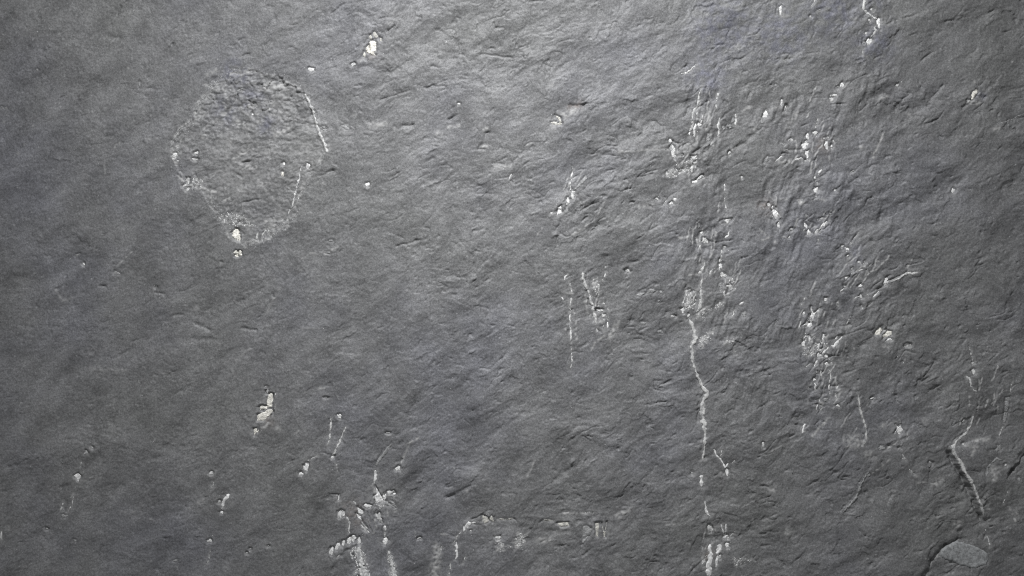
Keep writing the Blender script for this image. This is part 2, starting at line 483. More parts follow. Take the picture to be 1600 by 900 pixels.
a.crust([(720, 400), (800, 400), (780, 480), (720, 470)], n=0.08, m="d", pale=0.3)
a.crust([(80, 560), (260, 540), (420, 640), (500, 720), (480, 890), (180, 890), (80, 760)], n=0.06, m="g", pale=0.35)
a.pale([(690, 220, 24), (690, 320, 20)], [(560, 370, 20), (570, 420, 16)], [(850, 760, 28)], [(540, 120, 16), (500, 260, 16)], k=0.35)
a.groove([(300, 340, 30), (340, 270, 24)], [(270, 700, 50), (240, 780, 40)], [(450, 680, 30), (390, 770, 40)], [(110, 660, 24)], d=2)

a = Area(1200, 440, 3.9115)
a.chip([(695, 274), (699, 300), (681, 326), (655, 321), (668, 296)], [(755, 305), (757, 325), (735, 333), (708, 342), (704, 328), (722, 318), (735, 303)], m="b")
a.blob((742, 355, 13, 6), (858, 390, 17, 9, -25), m="w")
a.blob((715, 305, 8, 12), (825, 492, 4), m="g")
a.vein([(722, 290, 10), (735, 240, 8)], [(755, 275, 6), (790, 248, 6)], [(540, 395, 8), (600, 382, 6)], [(60, 220, 5), (35, 285, 7)], [(15, 675, 6), (14, 720, 8)], [(150, 838, 8), (190, 825, 6)], m="d")
a.groove([(708, 270, 12), (700, 310, 12)], [(640, 310, 8), (655, 330, 8)], [(705, 350, 14)], d=2.2)
a.pale([(700, 395, 16), (740, 405, 12)], [(630, 170, 8), (610, 220, 8)], k=0.35)

a = Area(1240, 550, 9)
a.vein([(335, 115, 20), (315, 160, 26), (292, 200, 18)], [(505, 160, 16), (550, 160, 20), (565, 135, 16)], [(300, 440, 28), (305, 500, 26), (318, 550, 22)], [(508, 460, 16), (510, 540, 34)], [(635, 475, 13), (612, 520, 22)], m="w")
a.vein([(235, 160, 10), (160, 220, 13)], [(375, 230, 18), (390, 290, 28), (398, 355, 16)], [(350, 585, 14), (375, 605, 12)], [(440, 585, 13), (420, 600, 11)], [(195, 480, 13), (218, 515, 13)], [(480, 240, 14), (515, 275, 22), (530, 330, 18), (510, 400, 18), (508, 450, 16)],
       [(510, 560, 26), (525, 620, 16)], [(570, 560, 12), (600, 610, 14), (608, 655, 24)], [(375, 660, 12), (345, 730, 16), (320, 790, 16), (320, 850, 18)])
a.blob((468, 165, 17, 19), (295, 395, 19), (630, 758, 21, 13))
a.blob((330, 285, 11, 19), m="g")
a.blob((460, 675, 24, 28), (390, 800, 18, 46), m="d")
a.pale([(210, 640, 20), (195, 760, 16)], [(390, 730, 60)], [(640, 540, 60)], [(250, 440, 20), (240, 460, 20)], k=0.4)
a.crust([(330, 470), (380, 480), (380, 540), (340, 530)], n=0.1)
a.groove([(600, 485, 36), (540, 485, 30)], [(330, 270, 40), (320, 345, 40)], [(700, 310, 44), (800, 280, 34), (870, 240, 26)], [(450, 100, 40)], [(620, 400, 20), (635, 450, 16)], d=2.2)

a = Area(1050, 340, 5.625)
a.chip([(455, 15), (535, 10), (490, 60)], m="g")
a.vein([(505, 120, 12), (495, 155, 17), (465, 180, 12)], [(432, 415, 20), (415, 465, 12)], [(460, 640, 11), (463, 690, 16)], [(630, 740, 18), (595, 768, 16)], m="w")
a.vein([(440, 280, 9), (432, 360, 13), (432, 400, 14)], [(250, 160, 9), (247, 240, 13), (252, 290, 11)], [(290, 375, 13), (280, 430, 17), (255, 485, 34), (230, 490, 18)], [(380, 440, 14), (345, 465, 18), (330, 500, 14)],
       [(505, 660, 11), (480, 685, 11)], [(550, 795, 12), (540, 850, 18), (525, 870, 12)], [(135, 590, 12), (120, 690, 11), (90, 790, 18)], [(215, 650, 14), (185, 770, 18)], [(160, 850, 24), (130, 895, 18)], [(0, 866, 7), (40, 866, 7)])
a.vein([(268, 535, 12), (255, 590, 24), (262, 680, 30), (255, 740, 30), (245, 800, 36), (215, 830, 22)], m="g", lift=1.1)
a.blob((262, 132, 10), m="w")
a.blob((465, 262, 9, 13), (295, 203, 22, 20), (455, 507, 22, 20), (505, 605, 18, 20), (150, 645, 16, 12), (100, 815, 16, 18), m="g")
a.blob((240, 75, 7, 19), (430, 600, 15, 28), (635, 850, 20, 16), m="d")
a.crust([(150, 670), (215, 640), (190, 790), (150, 800), (110, 830), (85, 795)], n=0.22, pale=0.55)
a.crust([(220, 820), (300, 790), (290, 860), (200, 890)], n=0.18)
a.crust([(320, 810), (460, 735), (470, 760), (400, 800)], n=0.12, pale=0.35)
a.crust([(480, 520), (560, 540), (540, 640), (490, 640)], n=0.07, pale=0.3)
a.pale([(150, 505, 20), (220, 500, 20)], [(60, 180, 24), (150, 165, 20)], [(70, 600, 20), (100, 570, 18)], [(300, 690, 16), (340, 665, 12)], k=0.4)
a.groove([(250, 412, 40)], [(122, 600, 14), (108, 690, 14)], [(228, 650, 22), (208, 790, 22)], [(160, 655, 22), (210, 640, 16)], [(465, 590, 30)], [(490, 690, 24)], d=2.2)
a.groove([(300, 100, 80), (370, 90, 70)], d=2.5)

a = Area(820, 400, 3.3333)
a.vein([(860, 330, 13), (885, 390, 20), (890, 430, 20), (870, 470, 18), (872, 540, 15), (890, 600, 14), (925, 680, 18), (950, 715, 24), (925, 760, 22), (925, 830, 26), (935, 890, 26), (938, 930, 20), (935, 990, 14), (928, 1065, 10)], m="g", lift=1.0)
a.crust([(905, 440), (985, 380), (975, 410), (930, 490), (905, 480)], n=0.13)
a.crust([(1045, 440), (1085, 430), (1090, 460), (1050, 460)], n=0.12, pale=0.4)
a.vein([(245, 495, 6), (245, 550, 8), (235, 590, 7)], [(755, 313, 7), (790, 314, 7)], [(1090, 470, 6), (1100, 510, 7)])
a.blob((712, 190, 10, 7), (660, 183, 20, 8, -20), (605, 200, 18, 8, -20), (622, 350, 14, 8), (710, 395, 14, 7), (700, 235, 9, 5), m="d")
a.blob((535, 75, 13, 7), (1020, 45, 7, 25), m="g")
a.groove([(590, 190, 16), (680, 140, 14)], [(540, 35, 12), (590, 25, 10)], [(245, 715, 10), (265, 695, 10)], [(640, 775, 12), (730, 760, 12)], [(600, 390, 12), (640, 370, 12)], [(905, 760, 10), (900, 860, 12)], [(965, 800, 30), (1000, 760, 20)])

a = Area(1040, 680, 4.09)
a.vein([(232, 255, 27), (228, 300, 21), (232, 330, 16)], [(250, 420, 9), (260, 470, 11), (268, 505, 22), (285, 515, 9)], [(285, 700, 24), (290, 760, 22), (280, 820, 34), (275, 900, 32)], [(350, 700, 32), (335, 770, 20), (325, 845, 16)], [(308, 88, 9), (325, 130, 9), (350, 150, 9), (380, 205, 13), (400, 180, 6)], m="w", lift=0.7)
a.vein([(355, 570, 9), (368, 610, 10), (380, 645, 13)], [(388, 565, 10), (383, 640, 12), (375, 670, 8)], [(450, 610, 6), (395, 670, 8)], [(360, 95, 7), (345, 145, 7)], [(440, 160, 5), (425, 178, 6)])
a.blob((385, 650, 12, 11), (392, 235, 9, 17), (395, 705, 11))
a.blob((285, 600, 13, 26), (350, 780, 6, 15), (622, 60, 7, 13), (168, 240, 5, 11), m="g")
a.crust([(435, 785), (550, 790), (460, 830), (440, 845)], n=0.16)
a.crust([(240, 760), (265, 770), (250, 850), (235, 800)], n=0.12)
a.pale([(560, 545, 24)], [(780, 620, 60)], [(0, 572, 8), (60, 568, 8)], [(310, 580, 8), (325, 620, 8)], [(680, 350, 50)], [(650, 120, 8), (750, 60, 8)], k=0.3)
a.groove([(240, 660, 50), (360, 655, 50)], [(320, 260, 18), (350, 230, 16)], [(610, 325, 16), (650, 330, 16)], [(250, 150, 24), (300, 120, 20)], [(150, 890, 16), (250, 790, 12)], d=2.2)
a.groove([(240, 380, 60), (420, 400, 60)], d=1.8)

a = Area(650, 760, 4.571)
a.vein([(350, 300, 26), (380, 270, 32), (425, 260, 18)], [(345, 290, 20), (340, 325, 12)], [(285, 400, 10), (290, 450, 20), (290, 500, 14), (280, 522, 8)], m="w")
a.vein([(325, 315, 7), (290, 370, 7), (265, 410, 7)], [(355, 500, 7), (335, 550, 9)], [(245, 550, 12), (235, 635, 12)], [(460, 255, 9), (475, 245, 8)], [(1190, 190, 5), (1270, 185, 5)], [(180, 430, 9), (175, 500, 9)])
a.vein([(590, 235, 11), (640, 240, 11), (690, 230, 9)], [(915, 240, 9), (990, 245, 7)], m="c")
a.blob((495, 240, 16, 25), (540, 235, 14, 15), m="c")
a.chip([(1010, 262), (1085, 255), (1090, 280), (1040, 288)], m="c")
a.chip([(1190, 290), (1220, 280), (1260, 310), (1230, 360), (1185, 420), (1190, 350)], m="d")
a.chip([(1280, 265), (1310, 260), (1300, 360), (1285, 350)], [(1328, 262), (1345, 320), (1362, 255), (1350, 362), (1340, 355)], m="c")
a.crust([(570, 360), (600, 365), (620, 420), (680, 435), (570, 465)], [(715, 335), (800, 335), (790, 370), (780, 410), (705, 460)], n=0.17, pale=0.5)
a.blob((390, 320, 6), (585, 370, 14, 12), m="g")
a.pale([(160, 440, 40), (130, 630, 70)], [(180, 345, 12), (215, 345, 12)], [(1450, 220, 30), (1490, 180, 30)], [(380, 38, 12), (400, 36, 10)], [(880, 380, 40), (950, 390, 40)], [(10, 380, 10), (35, 372, 8)], [(1200, 330, 30)], [(1040, 190, 8), (1090, 190, 8)], k=0.4)
a.groove([(1120, 290, 24), (1130, 380, 24)], [(400, 240, 14), (480, 200, 14)], [(556, 360, 10), (556, 470, 10)], [(1150, 250, 30), (1270, 230, 40)], [(215, 85, 26), (290, 60, 24)], [(700, 235, 8), (725, 255, 10)], [(880, 265, 14), (895, 250, 10)], [(970, 350, 30)], d=2)

a.groove([(470, 225, 26), (700, 215, 26), (900, 222, 26), (1130, 230, 30), (1400, 240, 26)], d=-0.6)
a.groove([(560, 290, 30), (760, 300, 40), (960, 320, 40), (1130, 330, 40)], d=1.1)
a = Area(500, 740, 5.625)
a.chip([(480, 110), (525, 190), (555, 240), (520, 255), (485, 260), (478, 200), (500, 180)], [(325, 295), (375, 330), (378, 360), (340, 375)], [(315, 355), (345, 375), (365, 410), (340, 400)], [(325, 590), (345, 560), (358, 600), (345, 620), (330, 615)])
a.vein([(490, -20, 30), (488, 20, 28), (478, 70, 18), (476, 90, 12)], [(235, 380, 10), (260, 430, 22), (250, 490, 12), (265, 540, 10)], [(410, 505, 18), (435, 530, 12)], [(290, 240, 12), (330, 290, 10)], [(570, 520, 16), (570, 570, 16)], [(260, 695, 9), (290, 735, 13)])
a.vein([(570, 460, 24), (572, 510, 13)], [(175, 710, 11), (150, 738, 9)], m="w")
a.blob((565, 215, 11, 37), (615, 168, 25, 14, -15), (650, 185, 13, 7, -25), (418, 287, 23, 17), (172, 360, 14, 31), (198, 350, 12, 25), (203, 615, 11, 21, 10), (152, 645, 16, 27, 15), (98, 685, 14, 32, 8), (255, 590, 15, 25, 25), (290, 572, 22, 20), (572, 600, 17, 31))
a.blob((520, 390, 22, 37, -10), (385, 470, 18, 36, -25), (490, 350, 6, 13), m="g")
a.blob((620, 270, 45, 22, 35), (170, 215, 7, 18), (75, 208, 18, 5), m="d")
a.vein([(345, 640, 40), (340, 720, 70), (365, 800, 78), (390, 900, 84), (395, 930, 80)], m="h", lift=0.9, pit=0.4)
a.vein([(600, 680, 20), (625, 770, 44), (645, 850, 50), (655, 920, 48)], m="h", lift=0.7, pit=0.4)
a.crust([(290, 650), (350, 625), (385, 710), (440, 900), (340, 900), (320, 780), (262, 690)], n=0.22, m="w")
a.crust([(590, 680), (615, 690), (660, 760), (675, 900), (620, 900), (595, 780)], n=0.13)
a.crust([(485, 285), (570, 270), (540, 310), (490, 315)], n=0.25)
a.crust([(285, 880), (330, 850), (330, 900), (285, 900)], n=0.14)
a.vein([(655, 330, 12), (672, 328, 9)], [(860, 575, 10), (885, 570, 10)])
a.groove([(575, 245, 12), (640, 292, 14), (660, 300, 12)], [(90, 780, 10), (60, 700, 10), (90, 640, 10)], [(470, 200, 14), (450, 250, 12)], [(110, 860, 40), (160, 750, 30), (240, 680, 26), (310, 640, 24)], [(600, 200, 20), (690, 225, 24)], [(370, 540, 14), (372, 590, 12)], [(475, 230, 16), (480, 300, 12)], [(90, 180, 12), (160, 190, 14)], [(340, 420, 14), (400, 500, 12)], [(540, 420, 12), (550, 570, 10)], d=2.0)

a = Area(380, 590, 9)
a.chip([(360, 235), (385, 222), (410, 230), (412, 330), (400, 420), (325, 415), (335, 330)], [(230, 415), (265, 398), (330, 408), (320, 440), (235, 460)],
       [(205, 520), (300, 490), (330, 455), (400, 445), (412, 480), (360, 540), (290, 600), (195, 605)], m="b", pit=2.0)
a.chip([(145, 725), (185, 718), (190, 755), (215, 730), (205, 765), (175, 775), (165, 810), (150, 810)], m="b")
a.vein([(458, 215, 13), (445, 265, 16)], m="w")
a.blob((335, 195, 14, 26), (325, 130, 19, 7), m="g")
a.pale([(300, 690, 60), (350, 640, 60)], [(250, 700, 30)], [(450, 380, 20), (455, 500, 16)], [(490, 720, 80)], k=0.3)
a.groove([(312, 180, 34), (308, 300, 26)], [(425, 230, 14), (420, 660, 10)], [(250, 470, 24), (290, 465, 20)], [(220, 700, 24)], [(400, 530, 20), (330, 600, 16)], d=2.2)

a = Area(550, 30, 11.25)
a.chip([(305, 400), (360, 370), (415, 400), (415, 540), (375, 575), (410, 625), (330, 605), (295, 570)], [(240, 500), (285, 450), (293, 570), (250, 580)], m="b", pit=2.2, lift=0.9)
a.chip([(365, 235), (405, 220), (455, 300), (400, 325), (375, 290)], m="c")
a.blob((325, 305, 24, 32, 15), (215, 615, 18, 38, 10), (505, 352, 17, 19), m="c")
a.blob((35, 790, 26, 28), m="d")
a.vein([(455, 190, 15), (545, 240, 22)], m="d")
a.groove([(215, 560, 34), (225, 420, 34), (280, 330, 28)], [(390, 190, 30), (420, 175, 24)], [(480, 300, 26), (440, 360, 24)], [(300, 350, 30), (420, 350, 24)], [(75, 500, 40), (130, 465, 36)], [(290, 600, 20), (390, 640, 16)], [(620, 220, 40), (740, 120, 36)], d=2.8)
a.pale([(640, 90, 24), (740, 20, 24)], [(120, 740, 40), (190, 710, 30)], [(640, 340, 40)], k=0.3)

a = Area(260, 100, 4.5)
a.vein([(270, 140, 7), (300, 152, 9), (345, 175, 7), (375, 195, 7)], [(490, 190, 9), (520, 178, 9), (560, 170, 9)], [(285, 205, 9), (260, 240, 12), (215, 270, 14), (205, 300, 11), (215, 350, 9)], [(155, 400, 9), (145, 440, 8), (100, 450, 7), (60, 510, 9), (25, 590, 13)],
       [(200, 770, 9), (195, 860, 14)], [(300, 620, 8), (290, 660, 6)], [(490, 190, 8), (495, 240, 9)], m="d")
a.blob((60, 640, 13), (130, 855, 11, 7), (150, 880, 14, 7, -25), (600, 352, 8, 6), m="w")
a.blob((150, 820, 14, 18), (195, 670, 15, 7), (210, 625, 11, 9), m="g")
a.crust([(30, 600), (80, 600), (90, 650), (60, 690)], [(180, 780), (260, 830), (250, 880), (180, 870)], n=0.12)
a.pale([(500, 80, 40), (590, 50, 40)], [(560, 140, 24), (620, 130, 30)], [(400, 260, 30)], [(500, 400, 50), (530, 430, 40)], [(410, 290, 16), (415, 340, 16)], [(260, 510, 50)], [(440, 560, 50)], [(480, 660, 24), (540, 610, 24)], [(530, 740, 18), (570, 715, 18), (630, 720, 18)], [(280, 80, 20), (350, 40, 24)], k=0.28)
a.groove([(200, 760, 13), (212, 800, 15)], [(370, 212, 12), (420, 202, 10)], [(408, 380, 18), (432, 420, 18)], [(300, 120, 50), (345, 105, 40)], [(530, 692, 16), (590, 684, 16), (640, 660, 14)], [(80, 780, 12), (120, 815, 12)], [(500, 285, 10), (530, 300, 10)], [(440, 300, 24), (410, 370, 20)], [(500, 775, 18), (530, 800, 14)], [(260, 780, 12), (300, 800, 12)], [(550, 400, 14), (555, 440, 14)], d=1.8)
a.pale([(275, 200, 16), (215, 280, 18), (210, 350, 12)], [(160, 400, 12), (100, 450, 14), (45, 540, 16), (40, 620, 24), (70, 700, 20)], [(90, 790, 16), (150, 850, 26), (240, 870, 24), (320, 890, 24)], [(270, 140, 10), (345, 180, 10)], k=0.42)
a.violet((480, 60, 90), (520, 120, 60), (600, 250, 90), (420, 330, 90), (700, 420, 80))

a = Area(320, 230, 5)
a.blob((245, 680, 27, 36), (242, 825, 15, 16), (270, 830, 15, 18), (243, 850, 10, 7), (608, 208, 12, 13), m="b", lift=0.8)
a.blob((615, 128, 7, 11, -20), (805, 145, 11, 19), m="w")
a.vein([(810, 155, 9), (840, 175, 8)], [(415, 665, 18), (400, 720, 24)], [(440, 690, 13), (490, 635, 13), (495, 670, 9)], [(760, 135, 7), (745, 190, 14)])
a.vein([(740, 195, 14), (740, 240, 22), (710, 340, 20), (690, 430, 16), (650, 530, 13)], [(740, 380, 11), (720, 430, 13)], [(745, 470, 13), (705, 535, 13)], m="h")
a.crust([(280, 740), (400, 700), (420, 740), (330, 770)], [(460, 560), (540, 540), (580, 640), (560, 680), (480, 690)], [(590, 540), (660, 600), (650, 630), (590, 620)], n=0.05, m="d", pale=0.45)
a.crust([(100, 540), (230, 500), (360, 560), (400, 620), (280, 620), (140, 600)], n=0.07, m="g", pale=0.3)
a.pale([(210, 95, 20), (330, 30, 18)], [(300, 165, 18), (340, 145, 18)], [(350, 165, 26), (400, 160, 20)], [(50, 360, 16), (50, 450, 14)], [(0, 330, 16), (90, 350, 18)], [(150, 420, 20), (190, 400, 16)], [(820, 830, 14), (860, 825, 10)], [(920, 280, 12), (940, 290, 10)], k=0.4)
a.blob((960, 825, 18, 8, 15), (985, 730, 14, 8), m="d")
a.groove([(290, 130, 20), (350, 110, 24), (410, 60, 16)], [(290, 320, 14), (300, 290, 14)], [(300, 435, 12), (440, 405, 10)], [(880, 265, 10), (915, 240, 10)], [(800, 190, 18), (1000, 190, 20)], [(270, 590, 20), (330, 600, 24)], [(290, 665, 20), (300, 690, 16)], [(770, 340, 60), (700, 560, 40)], d=1.8)

a = Area(220, 60, 2.5)
a.vein([(640, 215, 11), (670, 280, 10), (690, 350, 12), (720, 420, 12), (728, 448, 9)], m="g", lift=0.9)
a.blob((665, 120, 8, 7), m="w")
a.pale([(520, 380, 22), (580, 350, 18)], [(420, 265, 20), (500, 280, 20)], [(800, 345, 16)], [(560, 180, 30), (480, 190, 30)], [(720, 840, 10), (770, 815, 8)], k=0.35)
a.groove([(600, 260, 20), (610, 290, 20)], [(570, 400, 14), (590, 400, 12)], [(390, 70, 10), (425, 60, 8)], [(180, 730, 16), (250, 690, 14)], [(100, 50, 12), (130, 20, 12)], [(700, 540, 12), (760, 515, 10)])

a = Area(1480, 560, 3.4615)
a.vein([(145, 300, 7), (130, 370, 13), (100, 410, 14), (60, 440, 11), (25, 485, 17)], m="g", lift=0.9)
a.vein([(25, 490, 13), (45, 535, 11), (70, 565, 28), (90, 620, 15), (110, 650, 18), (135, 690, 13), (155, 740, 16), (175, 790, 16), (195, 850, 9)], m="g", lift=1.0)
a.vein([(100, 95, 6), (125, 115, 13), (128, 150, 8), (160, 185, 8)], [(350, 130, 7), (338, 190, 8)], [(305, 370, 9), (280, 420, 9)], [(330, 710, 6), (320, 750, 6), (300, 785, 5)])
a.vein([(210, 650, 10), (215, 590, 9), (265, 540, 11), (300, 550, 9)], m="d")
a.blob((145, 70, 9, 10), (143, 25, 5), (92, 340, 6, 8), (90, 465, 6, 5), (315, 578, 8, 6), m="g")
a.chip([(315, 215), (340, 210), (330, 300), (320, 350), (305, 345)], m="d")
a.blob((280, 485, 17, 13), (390, 655, 7, 11), m="d")
a.pale([(150, 445, 20), (230, 440, 16)], [(100, 470, 16), (160, 480, 20), (130, 520, 14)], [(250, 590, 30), (250, 650, 30)], [(120, 210, 14)], [(40, 890, 20), (80, 880, 14)], [(30, 265, 14)], [(355, 35, 14)], [(220, 820, 20)], [(370, 830, 10), (385, 845, 10)], k=0.4)
a.ledge([(20, 470), (25, 490), (45, 535), (60, 570), (85, 620), (105, 652), (130, 692), (150, 740), (170, 790), (192, 860), (200, 900)], -9.0, 26, -1, 5)
a.groove([(10, 500, 10), (35, 560, 12), (75, 625, 12), (120, 705, 12), (160, 800, 10), (185, 860, 8)], d=1.0)
a.groove([(5, 505, 18), (38, 585, 22), (78, 645, 22), (112, 710, 22), (150, 800, 18), (180, 870, 10)], d=6.5)
a.groove([(430, 490, 30), (370, 580, 24), (325, 640, 16)], d=4.5)
a.ledge([(450, 470), (400, 540), (360, 590), (320, 650)], 5.0, 14, -1)
a.groove([(205, 600, 14), (205, 660, 14)], [(180, 770, 14), (200, 700, 12)], [(70, 690, 60), (60, 800, 60)])
a = Area(1400, 480, 2.145)
a.vein([(250, 135, 4), (262, 190, 4)], [(298, 740, 5), (315, 800, 5)])
a.blob((40, 127, 8, 4.5, -20))
a.groove([(92, 905, 16), (120, 850, 16), (150, 810, 12), (210, 775, 8)], d=4.5)
a.groove([(190, 110, 40), (230, 80, 40)], [(330, 80, 30)], d=2)
a.ledge([(70, 950), (92, 905), (120, 850), (150, 812), (205, 778), (260, 770)], 2.5, 12, 1)
a.pale([(180, 760, 8), (225, 720, 6)], [(140, 830, 6), (110, 870, 5)], [(400, 700, 8)], [(380, 670, 6), (400, 720, 6)], k=0.35)

a = Area(860, 410, 6)
a.vein([(165, 105, 8), (140, 130, 13), (130, 165, 11)], [(105, 325, 11), (125, 360, 11)], [(435, 600, 9), (440, 655, 15)], [(195, 790, 11), (198, 830, 9)], [(538, 560, 10), (537, 615, 20)], m="w")
a.vein([(133, 240, 11), (128, 280, 10)], [(185, 195, 24), (185, 230, 10), (205, 285, 11)], [(195, 330, 22), (190, 400, 13), (183, 500, 12), (188, 600, 14), (190, 700, 16), (197, 750, 9)], [(200, 835, 9), (203, 900, 7)],
       [(420, 400, 7), (500, 380, 7), (540, 410, 9), (540, 520, 9), (538, 560, 9)], [(500, 590, 11), (495, 640, 11)], [(515, 0, 6), (515, 110, 6), (490, 165, 8)], [(360, 300, 6), (420, 330, 6)])
a.vein([(300, 95, 22), (310, 160, 28), (340, 240, 26), (370, 310, 24), (380, 370, 24), (400, 400, 24), (405, 450, 38), (420, 510, 32), (432, 580, 14)], m="g", lift=1.0)
a.crust([(415, 125), (440, 160), (465, 280), (440, 320), (400, 260), (395, 200)], n=0.14, pale=0.5)
a.blob((465, 450, 28, 13, 10), (500, 500, 15, 18), (710, 70, 7, 10), m="g")
a.pale([(240, 560, 14), (235, 680, 16)], [(512, 685, 16), (430, 740, 16), (385, 820, 14)], [(150, 285, 24), (205, 290, 24)], [(135, 490, 12)], [(250, 715, 24)], [(205, 450, 14), (225, 480, 14)], [(140, 630, 20)], [(700, 155, 16)], [(480, 545, 40)], [(560, 690, 60), (640, 560, 50)], k=0.38)
a.groove([(360, 400, 24), (340, 260, 14)], [(450, 520, 30), (440, 480, 20)], [(470, 660, 30)], [(160, 640, 12), (165, 720, 12)], [(470, 600, 16)], d=1.8)

a = Area(1200, 0, 3)
a.blob((60, 45, 6, 16), (518, 108, 7, 21), (475, 195, 9, 17, 10), (870, 893, 5, 11, 20))
a.blob((968, 440, 9, 20, 35), m="b")
a.vein([(455, -8, 9), (447, 40, 14), (480, 70, 9), (515, 92, 12)], [(497, 125, 12), (505, 145, 8), (480, 180, 8)], [(450, 225, 5), (442, 255, 7)], [(225, -5, 6), (205, 30, 7)])
a.blob((487, 45, 6), (477, 97, 6), (450, 200, 5), (610, 398, 6), (200, 78, 6), (940, 475, 7), (460, 155, 5), m="g")
a.vein([(1060, 585, 5), (1140, 562, 7), (1205, 528, 5)], [(265, 35, 4), (220, 55, 5)], m="d")
a.pale([(950, 480, 20), (990, 485, 16)], [(970, 385, 16)], [(660, 535, 12)], [(540, 630, 9), (490, 740, 10)], [(440, 690, 20)], [(1145, 290, 8)], [(1080, 600, 16), (1060, 610, 16)], [(520, 460, 14), (560, 450, 10)], k=0.4)
a.groove([(975, 455, 18), (1020, 455, 20)], [(465, 60, 14), (430, 90, 20), (470, 150, 14)], [(45, 25, 8), (40, 60, 8)], [(420, 640, 14), (430, 680, 14)], [(550, 738, 14), (590, 722, 10)], [(700, 300, 12), (780, 240, 12)], [(510, 385, 12), (560, 360, 12)], [(690, 540, 14), (720, 550, 10)], [(750, 480, 10), (820, 400, 10)], [(460, 790, 14), (510, 770, 12)], [(830, 105, 10), (860, 95, 10)], [(540, 620, 8), (520, 680, 8)], [(720, 590, 8), (800, 560, 8)], [(160, 700, 12), (100, 705, 14)], d=2.2)
a.groove([(600, 510, 20), (660, 440, 20)], [(380, 50, 60), (400, 90, 50)], [(1180, 820, 30), (1100, 890, 30)], d=2.6)
a.violet((1000, 450, 30), (480, 10, 60), (80, 190, 50))

a = Area(800, 100, 3)
a.chip([(203, 240), (225, 252), (234, 282), (215, 284), (222, 268)], m="c")
a.blob((205, 279, 18, 6), m="c")
a.pale([(245, 240, 30), (290, 225, 30)], k=0.35)
a.vein([(190, 698, 14), (180, 699, 8)], [(760, 640, 12), (772, 630, 14)], m="w")
a.chip([(217, 675), (230, 665), (232, 695), (212, 705)], m="w")
a.blob((262, 645, 7, 17, 15), (285, 615, 6, 27, 10), (680, 632, 8, 4), m="g")
a.blob((1080, 528, 5), (748, 652, 8, 6), m="w")
a.vein([(285, 480, 5), (275, 560, 7), (272, 600, 5)], [(725, 640, 5), (710, 660, 5)], [(1000, 560, 6), (1000, 640, 5), (1008, 680, 7)], [(865, 0, 7), (825, 40, 9), (790, 48, 5)])
a.chip([(345, 520), (280, 600), (300, 590), (352, 540)], m="d", pit=0.6)
a.blob((255, 690, 10, 13), m="d")
a.groove([(200, 235, 10), (190, 260, 10)], [(290, 195, 12), (335, 195, 14)], [(250, 625, 8), (240, 660, 8)], [(545, 465, 9), (580, 425, 9)], [(735, 645, 8), (715, 625, 8)], [(430, 640, 8), (390, 690, 8)], [(440, 500, 7), (480, 495, 7)], [(150, 0, 8), (185, 15, 8)], [(0, 465, 10), (15, 445, 8)])
a.pale([(500, 410, 14), (730, 400, 8)], [(600, 670, 16), (660, 660, 14)], [(280, 800, 8), (360, 750, 6)], [(400, 710, 8), (420, 670, 6)], [(70, 380, 10), (90, 370, 10)], [(185, 100, 12)], k=0.3)
a.violet((920, 60, 90))

a = Area(1240, 580, 3.75)
a.vein([(375, 135, 9), (388, 200, 11), (398, 250, 14), (415, 300, 9), (428, 350, 9), (425, 400, 8), (410, 440, 7)], m="g", lift=0.9)
a.vein([(68, 310, 13), (55, 345, 11), (48, 365, 7)], m="w")
a.chip([(630, 315), (642, 345), (622, 380), (608, 350), (592, 362), (612, 338), (600, 312), (616, 330)], m="w")
a.blob((808, 538, 13, 5, 20), (463, 160, 8, 6, -20), m="g")
a.vein([(455, 168, 7), (430, 195, 7)], [(635, 485, 7), (655, 520, 10)], [(680, 575, 7), (720, 612, 5)], [(640, 500, 5), (640, 520, 5)])
a.vein([(440, 590, 12), (400, 660, 16), (370, 740, 16), (340, 775, 20), (290, 825, 14)], m="d", lift=0.9)
a.blob((435, 610, 13, 9), (520, 450, 17, 12), m="d")
a.pale([(320, 400, 50), (390, 410, 60)], [(310, 440, 20), (400, 440, 16)], [(440, 490, 50)], [(205, 275, 14), (110, 380, 14)], [(530, 320, 24)], [(770, 290, 24)], [(0, 275, 10), (50, 260, 10)], [(560, 520, 10), (460, 600, 10)], [(720, 655, 10), (780, 650, 8)], [(860, 640, 30), (830, 660, 30)], k=0.33)
a.groove([(470, 500, 24), (450, 560, 20), (415, 640, 12)], [(470, 175, 16), (440, 205, 12)], [(290, 360, 10), (285, 400, 12)], [(240, 600, 24), (265, 590, 18)], [(560, 440, 16), (620, 450, 16)], d=2.4)

a = Area(440, 600, 3)
a.vein([(232, 150, 7), (230, 210, 9), (220, 290, 7)], [(302, 200, 7), (280, 250, 9), (240, 340, 11)], [(255, 370, 5), (262, 410, 7)], [(120, 360, 5), (170, 335, 4)], [(268, 525, 8), (265, 545, 6)])
a.blob((272, 152, 6, 11, -25), (115, 390, 9, 17), (93, 420, 8, 6, -30), (240, 342, 6))
a.vein([(515, 280, 12), (470, 340, 18), (440, 385, 14)], m="d")
a.vein([(438, 405, 11), (435, 460, 11)], m="w")
a.blob((545, 398, 11, 9), (208, 62, 8, 3), (500, 230, 8, 4), (645, 725, 8, 4), m="g")
a.pale([(560, 370, 8), (600, 280, 6)], [(740, 770, 10), (715, 880, 14)], [(760, 705, 10)], [(180, 18, 16), (200, 20, 10)], [(60, 240, 8), (80, 220, 6)], k=0.35)
a.groove([(190, 320, 8), (230, 330, 8)], [(100, 860, 7), (85, 895, 7)], [(250, 250, 10), (255, 200, 8)], [(440, 380, 8), (480, 300, 8)])

